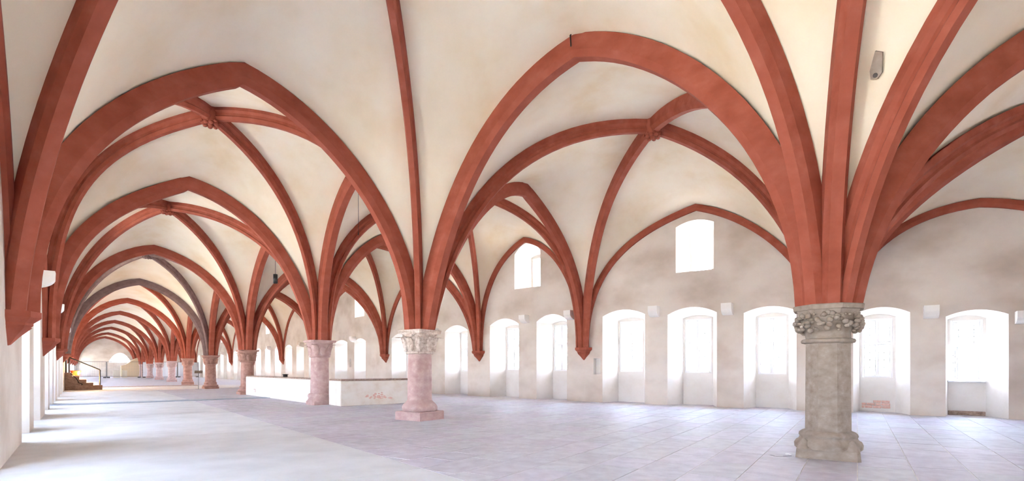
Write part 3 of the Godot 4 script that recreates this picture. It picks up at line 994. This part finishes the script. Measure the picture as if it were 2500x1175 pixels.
# ---------------------------------------------------------------- floor
func build_floor() -> void:
	var fl := struct("floor")
	var bed := begin()
	var c := [hall(-3.5, -18.0), hall(24.0, -18.0), hall(24.0, 102.0), hall(-3.5, 102.0)]
	quad(bed, P(c[0].x, c[0].y, -0.004), P(c[1].x, c[1].y, -0.004), P(c[2].x, c[2].y, -0.004), P(c[3].x, c[3].y, -0.004), Vector3.UP)
	quad(bed, P(c[0].x, c[0].y, -0.5), P(c[1].x, c[1].y, -0.5), P(c[2].x, c[2].y, -0.5), P(c[3].x, c[3].y, -0.5), Vector3.DOWN)
	for i in 4:
		var a: Vector2 = c[i]
		var b: Vector2 = c[(i + 1) % 4]
		face(bed, P(a.x, a.y, -0.004), P(b.x, b.y, -0.004), P(b.x, b.y, -0.5), P(a.x, a.y, -0.5), P(a.x, a.y, 0) - P(c[(i + 2) % 4].x, c[(i + 2) % 4].y, 0))
	put("mortar_bed", bed.commit(), M.mortar, fl)
	# smooth concrete slabs along the left wall
	var cuts := [-16.0, -10.8, -5.4, 0.0, 5.4, 10.8, 16.2, 22.1]
	var cuts2 := [22.85, 28.0, 33.5, 39.0, 41.5]
	for cc in [cuts, cuts2]:
		for i in cc.size() - 1:
			slab("concrete_slab", -2.2, 3.12, cc[i] + 0.004, cc[i + 1] - 0.004, 0.0, M.concrete, fl)
	slab("cable_cover", -0.8, 1.2, 22.12, 22.83, 0.02, M.steel_plate, fl)
	slab("cable_cover", 1.21, 5.9, 22.1, 22.8, 0.02, M.steel_plate, fl)
	slab("floor_step", -0.5, 6.2, 41.5, 42.0, 0.03, M.old_coping, fl)
	slab("far_paving", -2.2, 14.5, 42.0, 101.0, 0.0, M.paver_0, fl)
	# sandstone pavers on the rest, laid in courses askew to the hall
	var e1 := Vector2(0.83, -0.56)
	var e2 := Vector2(0.56, 0.83)
	var region := PackedVector2Array([hall(3.13, -14.0), hall(3.13, 42.0), hall(14.0, 42.0), hall(13.6, 20.0), Vector2(WALL_R[2][0] + 0.5, WALL_R[2][1] + 0.9), Vector2(WALL_R[0][0] + 0.6, WALL_R[0][1] + 0.9), hall(19.0, -7.0), hall(13.0, -14.0)])
	var rg := RandomNumberGenerator.new()
	rg.seed = 77
	var all := []
	for i in range(-60, 40):
		var w := 0.54
		var s := -14.0 + rg.randf() * 0.9
		while s < 48.0:
			var l := rg.randf_range(0.55, 1.25)
			var j0 := 0.005
			var p0 := e1 * (i * w + j0) + e2 * (s + j0)
			var poly := PackedVector2Array([p0, p0 + e1 * (w - 2 * j0), p0 + e1 * (w - 2 * j0) + e2 * (l - 2 * j0), p0 + e2 * (l - 2 * j0)])
			s += l
			var hit := Geometry2D.intersect_polygons(poly, region)
			if hit.is_empty() or hit[0].size() < 3:
				continue
			var q: PackedVector2Array = hit[0]
			var mid := Vector2()
			for v in q:
				mid += v
			mid /= q.size()
			var seen: float = 0.0
			if mid.y > 3.5 and absf(mid.x / mid.y) < 1.06 and (mid.y > 5.3 or false):
				seen = 1.0 / pow(mid.y, 3)
			all.append({"q": q, "s": seen, "m": rg.randi() % 5, "h": rg.randf_range(-0.0015, 0.0015), "d": mid})
	all.sort_custom(func(x, y): return x.s > y.s)
	var rest := []
	for i in 5:
		rest.append(begin())
	for i in all.size():
		var t: Dictionary = all[i]
		var poly := []
		for v in t.q:
			poly.append(Vector2(v.x - t.d.x, -(v.y - t.d.y)))
		if i < 298 and t.s > 0.0:
			put("paving_slab", prism(poly, -0.04, t.h, 1.0, 0.004), M["paver_%d" % t.m], fl, P(t.d.x, t.d.y, 0))
		else:
			prism_into(rest[t.m], poly, -0.04, t.h, 1.0, 0.004, P(t.d.x, t.d.y, 0))
	for i in 5:
		var o := put("distant_paving", rest[i].commit(), M["paver_%d" % i], fl)
		o.set_meta("kind", "stuff")

func slab(called: String, n0: float, n1: float, t0: float, t1: float, y: float, m: Material, parent: Node3D) -> void:
	var poly := []
	for q in [[n0, t0], [n1, t0], [n1, t1], [n0, t1]]:
		var v := hall(q[0], q[1])
		poly.append(Vector2(v.x, -v.y))
	put(called, prism(poly, -0.05, y, 1.0, 0.003), m, parent)

# ---------------------------------------------------------------- furnishings
func hall_node(called: String, label: String, category: String, n: float, t: float, y := 0.0, group := "") -> Node3D:
	var o := thing(called, label, category, H(n, t, y), 0.0, group)
	o.basis = Basis(Vector3(0.766, 0, -0.643), Vector3.UP, Vector3(0.643, 0, 0.766))     # x across the hall, z towards the camera end
	return o

func low_walls() -> void:
	var a := Vector2(COL[3][0], COL[3][1])
	var b := Vector2(COL[4][0], COL[4][1])
	var d := (b - a).normalized()
	var s := a + d * 0.42
	var o := thing("low_wall", "long low whitewashed wall between the rough-based column and the brown column", "wall", P(s.x, s.y, 0))
	var x := Vector3(d.x, 0, -d.y)
	o.basis = Basis(x, Vector3.UP, x.cross(Vector3.UP))
	var l := a.distance_to(b) - 0.84
	put("body", box(Vector3(0, 0, -0.17), Vector3(l, 0.82, 0.17), 0.02), M.parapet_plaster, o)
	put("coping", box(Vector3(0, 0.82, -0.16), Vector3(l, 0.87, 0.16), 0.015), M.old_coping, o)
	var w := hall_node("low_wall", "nearer low whitewashed wall with flaking red patches, left of the pink column", "wall", 6.2, 15.75)
	put("body", box(Vector3(0, 0, -0.35), Vector3(3.3, 0.80, 0), 0.02), M.parapet_plaster, w)
	put("coping", box(Vector3(0, 0.80, -0.34), Vector3(3.3, 0.86, -0.005), 0.02), M.old_coping, w)
	put("return_end", box(Vector3(0, 0, -1.0), Vector3(0.35, 0.80, -0.355), 0.02), M.parapet_plaster, w)
	put("return_coping", box(Vector3(0.01, 0.80, -1.0), Vector3(0.34, 0.855, -0.355), 0.02), M.old_coping, w)
	var rg := RandomNumberGenerator.new()
	rg.seed = 31
	for i in 26:                                     # places where the limewash has flaked off the red undercoat
		var p := Vector2(1.25 + absf(rg.randfn(0, 0.22)) * (1 if rg.randf() > 0.45 else -1), 0.2 + rg.randf() * 0.1 + (0.12 if rg.randf() > 0.75 else 0.0))
		var pts := []
		var n := 7
		var r := rg.randf_range(0.015, 0.06)
		for k in n:
			pts.append(p + Vector2(cos(TAU * k / n) * r * rg.randf_range(0.6, 1.5), sin(TAU * k / n) * r * rg.randf_range(0.4, 0.9)))
		var st := begin()
		for k in n:
			var q: Vector2 = pts[k]
			var q2: Vector2 = pts[(k + 1) % n]
			tri(st, Vector3(p.x, p.y, 0.003), Vector3(q.x, q.y, 0.002), Vector3(q2.x, q2.y, 0.002), Vector3.BACK, Vector3.BACK, Vector3.BACK)
			face(st, Vector3(q.x, q.y, 0.002), Vector3(q2.x, q2.y, 0.002), Vector3(q2.x, q2.y, -0.005), Vector3(q.x, q.y, -0.005), Vector3(q.x - p.x, q.y - p.y, 0))
		put("flaked_patch", st.commit(), M.brick_red, w)
	# old painted letters near the foot of the long wall
	var tm := TextMesh.new()
	tm.text = "TTX"
	tm.font_size = 16
	tm.pixel_size = 0.012
	tm.depth = 0.004
	var tx := put("painted_letters", tm, M.letter_brown, o, Vector3(l * 0.82, 0.24, -0.171 if o.basis.z.dot(Vector3(0.643, 0, 0.766)) < 0 else 0.171))
	if o.basis.z.dot(Vector3(0.766, 0, -0.643)) > 0:
		tx.position.z = -0.171
		tx.rotation.y = PI
	# a small dark pot with a flat lid on the long wall
	var f := thing("lidded_pot", "small dark pot with a flat lid on top of the long low wall", "pot", P(s.x + d.x * 3.1, s.y + d.y * 3.1, 0.87), 0.9)
	put("pot_body", lathe([[0.0, 0.0], [0.07, 0.0], [0.085, 0.02], [0.08, 0.07], [0.09, 0.09], [0.0, 0.09]], 20), M.black_iron, f)
	put("lid", lathe([[0.0, 0.09], [0.115, 0.09], [0.12, 0.1], [0.11, 0.108], [0.0, 0.112]], 20), M.lid_black, f)
	put("pale_block", box(Vector3(-0.08, 0.112, -0.04), Vector3(0.02, 0.15, 0.04), 0.006), M.board_cream, f)

func stair() -> void:
	var o := hall_node("stone_stair", "short worn stone stair with lit treads against the left wall", "stair", -0.74, 37.2)
	for i in 5:
		put("step", box(Vector3(0.3 * i, 0.0, -1.4), Vector3(0.3 * (i + 1) + 0.02, 0.96 - 0.185 * i, 0.0), 0.012), M.step_stone, o)
	put("kerb", box(Vector3(0.45, 0.0, 0.0), Vector3(1.62, 0.26, 0.12), 0.02), M.step_stone, o)
	for i in range(1, 5):
		var strip := put("step_light", box(Vector3(0.3 * i + 0.03, 0.96 - 0.185 * i, -1.3), Vector3(0.3 * i + 0.08, 0.96 - 0.185 * i + 0.02, -0.06), 0.004), M.lamp_glow, o)
		var li := OmniLight3D.new()
		li.light_color = Color(1.0, 0.84, 0.6)
		li.light_energy = 0.1
		li.light_size = 0.12
		li.omni_range = 30.0
		li.omni_attenuation = 2.0
		li.shadow_enabled = true
		strip.add_child(li)
		li.position = Vector3(0.3 * i + 0.15, 0.96 - 0.185 * i + 0.18, -0.6)
	var h := hall_node("handrail", "black iron handrail sloping down beside the lit stair", "handrail", -0.74, 37.2)
	for z in [-0.08, -1.32]:
		var st := begin()
		tube(st, [Vector3(0.12, 1.85, z), Vector3(1.52, 1.12, z), Vector3(1.52, 0.2, z)], 0.026, 8)
		put("rail", st.commit(), M.black_iron, h)
		put("post", box(Vector3(0.02, 0.96, z - 0.025), Vector3(0.07, 1.84, z + 0.025), 0.006), M.black_iron, h)
		put("post", box(Vector3(0.16, 0.96, z - 0.02), Vector3(0.2, 1.80, z + 0.02), 0.006), M.black_iron, h)
	var t := hall_node("orange_tub", "orange plastic tub standing at the top of the lit stair", "tub", -0.74 + 0.46, 37.2 + 0.75, 0.805)
	put("tub_shell", lathe([[0.0, 0.0], [0.15, 0.0], [0.24, 0.24], [0.25, 0.26], [0.235, 0.26], [0.145, 0.02], [0.0, 0.02]], 24), M.orange_plastic, t)
	put("rim", lathe([[0.235, 0.245], [0.262, 0.25], [0.262, 0.27], [0.235, 0.272]], 24), M.orange_plastic, t)
	var cb := thing("loose_cable", "dark cable looping down the side of the stone stair", "cable", H(-0.74, 37.16, 0))
	var cs := begin()
	var x := Vector3(0.766, 0, -0.643)
	var z3 := Vector3(0.643, 0, 0.766)
	var cp := []
	for i in 15:
		var f := i / 14.0
		cp.append(x * (0.25 + 0.55 * sin(f * 2.6) * (0.6 if f < 0.6 else 0.9)) + z3 * 0.02 + Vector3.UP * (0.9 * (1 - f) + 0.02))
	tube(cs, cp, 0.02, 6)
	put("cable_run", cs.commit(), M.black_iron, cb)

func info_stand() -> void:
	var o := thing("info_stand", "small lectern-like sign on a thin pole beside the brown column", "sign", P(-18.12, 29.6, 0), 0.5)
	put("foot_plate", box(Vector3(-0.17, 0, -0.14), Vector3(0.17, 0.012, 0.14), 0.003), M.galvanised, o)
	put("pole", lathe([[0.0, 0.01], [0.016, 0.01], [0.016, 0.96], [0.0, 0.96]], 10), M.galvanised, o)
	var p := put("sign_plate", box(Vector3(-0.2, -0.006, -0.14), Vector3(0.2, 0.014, 0.14), 0.004), M.plate_brushed, o, Vector3(0, 0.99, 0))
	p.rotation.x = 0.55

func pendants() -> void:
	var o := thing("pendant_lamp", "black cylinder pendant lamp on a long cord, left of centre", "lamp", P(-9.45, 20.45, 4.6))
	put("shade", lathe([[0.0, 0.04], [0.07, 0.04], [0.075, 0.0], [0.082, 0.0], [0.082, 0.36], [0.03, 0.37], [0.0, 0.38]], 20), M.lid_black, o)
	put("bulb_glass", lathe([[0.0, 0.01], [0.06, 0.02], [0.06, 0.05], [0.0, 0.06]], 16), M.board_cream, o)
	var st := begin()
	tube(st, [Vector3(0, 0.37, 0), Vector3(0, 1.95, 0)], 0.007, 6)
	put("cord", st.commit(), M.lid_black, o)
	var c := thing("hanging_cable", "thin bare cable hanging behind the large left arch", "cable", P(-4.38, 14.6, 5.0))
	st = begin()
	tube(st, [Vector3(0, 0.08, 0), Vector3(0, 1.75, 0)], 0.006, 6)
	put("cord", st.commit(), M.lid_black, c)
	put("cord_end", lathe([[0.0, 0.0], [0.012, 0.0], [0.014, 0.06], [0.006, 0.09], [0.0, 0.09]], 10), M.lid_black, c)

func fence() -> void:
	var names := ["wire site-fence panel next to the left wall", "wire site-fence panel with a view of pale blocks behind", "site-fence panel hung with white sheeting behind the far columns", "site-fence panel with white sheeting nearest the window wall"]
	var spans := [[-0.7, 2.3], [2.34, 5.75], [5.95, 9.7], [9.75, 12.2]]
	for i in 4:
		var l: float = spans[i][1] - spans[i][0]
		var o := hall_node("fence_panel", names[i], "fence", spans[i][0], 81.0, 0.0, "site fence panels across the far end")
		for x in [0.02, l - 0.02]:
			var st := begin()
			tube(st, [Vector3(x, 0.1, 0), Vector3(x, 2.05, 0)], 0.028, 8)
			put("post", st.commit(), M.dark_metal, o)
			put("foot_block", box(Vector3(maxf(x - 0.3, 0.0), 0.0, -0.12), Vector3(minf(x + 0.3, l), 0.14, 0.12), 0.02), M.shadow_gap, o)
		for y in [0.2, 2.04]:
			var st := begin()
			tube(st, [Vector3(0.02, y, 0), Vector3(l - 0.02, y, 0)], 0.02, 8)
			put("rail", st.commit(), M.dark_metal, o)
		if i < 2:
			var st := begin()
			var nx := int(l / 0.16)
			for k in range(1, nx):
				bar(st, Vector3(l * k / nx - 0.007, 0.2, -0.007), Vector3(l * k / nx + 0.007, 2.04, 0.004))
			for k in range(1, 9):
				bar(st, Vector3(0.02, 0.2 + 1.84 * k / 9 - 0.004, -0.004), Vector3(l - 0.02, 0.2 + 1.84 * k / 9 + 0.004, 0.004))
			put("wire_mesh", st.commit(), M.galvanised, o)
		else:
			var st := begin()
			var n := 30
			for k in n:
				var xa := 0.04 + (l - 0.08) * k / n
				var xb := 0.04 + (l - 0.08) * (k + 1) / n
				var za := 0.035 + 0.012 * sin(k * 1.7)
				var zb := 0.035 + 0.012 * sin((k + 1) * 1.7)
				face(st, Vector3(xa, 0.16, za), Vector3(xb, 0.16, zb), Vector3(xb, 2.0, zb), Vector3(xa, 2.0, za), Vector3.BACK)
				face(st, Vector3(xa, 0.16, za - 0.006), Vector3(xb, 0.16, zb - 0.006), Vector3(xb, 2.0, zb - 0.006), Vector3(xa, 2.0, za - 0.006), Vector3.FORWARD)
			put("sheeting", st.commit(), M.sheet_white, o)
	var b := hall_node("insulation_block", "pale cream block standing behind the wire fence", "block", 3.0, 82.6)
	put("block_body", box(Vector3(0, 0, -0.5), Vector3(0.75, 0.95, 0), 0.02), M.board_cream, b)
	b = hall_node("insulation_block", "smaller pale block to the right behind the wire fence", "block", 3.95, 82.8)
	put("block_body", box(Vector3(0, 0, -0.5), Vector3(0.5, 0.95, 0), 0.02), M.board_cream, b)
	# the curved timber hood over a stair head, in front of the far window
	var o := hall_node("stair_hood", "curved pale hood rising behind the fence beside the far half-round window", "hood", 4.2, 90.0)
	var prof := []
	for i in 13:
		var f := i / 12.0
		prof.append(Vector2(2.6 * f, 1.6 + 1.15 * (0.5 - 0.5 * cos(PI * minf(1.0, f * 1.25)))))
	var st := begin()
	for i in 12:
		var p: Vector2 = prof[i]
		var q: Vector2 = prof[i + 1]
		face(st, Vector3(p.x, p.y, 0), Vector3(q.x, q.y, 0), Vector3(q.x, q.y, -2.0), Vector3(p.x, p.y, -2.0), Vector3.UP)
		face(st, Vector3(p.x, 0, 0), Vector3(q.x, 0, 0), Vector3(q.x, q.y, 0), Vector3(p.x, p.y, 0), Vector3.BACK)
		face(st, Vector3(p.x, 0, -2), Vector3(q.x, 0, -2), Vector3(q.x, q.y, -2), Vector3(p.x, p.y, -2), Vector3.FORWARD)
	face(st, Vector3(0, 0, 0), Vector3(0, prof[0].y, 0), Vector3(0, prof[0].y, -2), Vector3(0, 0, -2), Vector3.LEFT)
	face(st, Vector3(2.6, 0, 0), Vector3(2.6, prof[12].y, 0), Vector3(2.6, prof[12].y, -2), Vector3(2.6, 0, -2), Vector3.RIGHT)
	put("hood_shell", st.commit(), M.timber, o)

func small_things() -> void:
	# old stone with a round hole, let into the web above the octagonal column
	var ea := web_edge("C1", "TL1", 26)
	var ed := web_edge("C1", "BL0", 26)
	var i := 9
	var p: Vector3 = ea[i].lerp(ed[i], 0.5)
	var up: Vector3 = (ea[i + 1].lerp(ed[i + 1], 0.5) - p).normalized()
	var across: Vector3 = (ed[i] - ea[i]).normalized()
	var n: Vector3 = up.cross(across).normalized()
	if n.y > 0:
		n = -n
	across = up.cross(n)
	var o := thing("holed_stone", "grey stone block with a round hole, set in the vault above the octagonal column", "stone", p)
	o.basis = Basis(across, up, n).rotated(n, 0.3).scaled_local(Vector3(0.8, 0.85, 0.9))
	var outline := [Vector2(-0.02, 0.2), Vector2(0.075, 0.16), Vector2(0.08, -0.1), Vector2(0.02, -0.17), Vector2(-0.07, -0.16), Vector2(-0.085, -0.05)]
	var st := begin()
	for k in outline.size():
		var a: Vector2 = outline[k]
		var b: Vector2 = outline[(k + 1) % outline.size()]
		face(st, Vector3(a.x, a.y, -0.12), Vector3(b.x, b.y, -0.12), Vector3(b.x * 0.92, b.y * 0.94, 0.05), Vector3(a.x * 0.92, a.y * 0.94, 0.05), Vector3(a.x, a.y, 0))
		var nn := Vector3.BACK
		tri(st, Vector3(0, 0, 0.055), Vector3(a.x * 0.92, a.y * 0.94, 0.05), Vector3(b.x * 0.92, b.y * 0.94, 0.05), nn, nn, nn)
	put("block", st.commit(), M.grey_stone, o)
	put("hole", lathe([[0.0, 0.0], [0.026, 0.0], [0.03, 0.006], [0.022, 0.008], [0.0, 0.002]], 14), M.shadow_gap, o, Vector3(-0.005, -0.11, 0.05)).rotation.x = PI / 2
	# iron cramp across the crown joint of the big arcade arch
	var c := site("AC1")
	var f := half("C1", "AC1", 26)
	var side: Vector3 = f.f.cross(Vector3.UP)
	if side.dot(P(c[0], c[1], 0)) > 0:
		side = -side
	var cr := thing("iron_cramp", "thin dark iron cramp at the crown of the broad right arch", "cramp", P(c[0], c[1], c[2]) + side * 0.215)
	st = begin()
	tube(st, [Vector3(0, 0.15, 0), side * 0.02 + Vector3(0, 0.13, 0), side * 0.02 + Vector3(0.01, -0.02, 0), Vector3(0.0, -0.06, 0)], 0.014, 6)
	put("cramp_bar", st.commit(), M.black_iron, cr)

func floor_socket() -> void:
	var o := thing("floor_socket", "small floor hatch with a white flap and dark slots left of the octagonal column", "hatch", P(3.72, 7.05, 0.001), 0.1)
	put("plate", box(Vector3(-0.14, 0, -0.09), Vector3(0.12, 0.004, 0.09), 0.001), M.paver_2, o)
	put("flap", box(Vector3(0.07, 0.004, -0.05), Vector3(0.125, 0.02, 0.02), 0.003), M.window_white, o)
	put("slot", box(Vector3(-0.03, 0.004, 0.06), Vector3(0.09, 0.006, 0.075)), M.lid_black, o)
	put("slot", box(Vector3(-0.15, 0.004, -0.04), Vector3(-0.14, 0.006, 0.05)), M.lid_black, o)

# ---------------------------------------------------------------- the scene
func _ready() -> void:
	var cam := Camera3D.new()
	cam.name = "camera"
	add_child(cam)
	cam.position = Vector3(0, 1.2, 0)
	var near := 0.05
	cam.set_frustum(near * 1175.0 / 1250.0, Vector2(0, near * 312.5 / 1250.0), near, 300.0)
	cam.current = true
	var we := WorldEnvironment.new()
	we.name = "world_environment"
	var env := Environment.new()
	env.background_mode = Environment.BG_SKY
	var sky := Sky.new()
	var sm := ProceduralSkyMaterial.new()
	sm.sky_top_color = Color(0.72, 0.82, 0.98)
	sm.sky_horizon_color = Color(0.97, 0.98, 1.0)
	sm.ground_horizon_color = Color(0.97, 0.96, 0.94)
	sm.ground_bottom_color = Color(0.90, 0.89, 0.86)
	sm.energy_multiplier = 3.0
	sky.sky_material = sm
	env.sky = sky
	env.ambient_light_source = Environment.AMBIENT_SOURCE_SKY
	env.tonemap_mode = Environment.TONE_MAPPER_LINEAR
	env.tonemap_exposure = 30.0
	env.sdfgi_enabled = true
	env.ssao_enabled = true
	env.ssil_enabled = true
	we.environment = env
	add_child(we)

	make_materials()
	make_petal()
	build_walls()
	build_vaults()
	build_floor()
	build_columns()
	low_walls()
	fence()
	stair()
	info_stand()
	pendants()
	small_things()
	floor_socket()
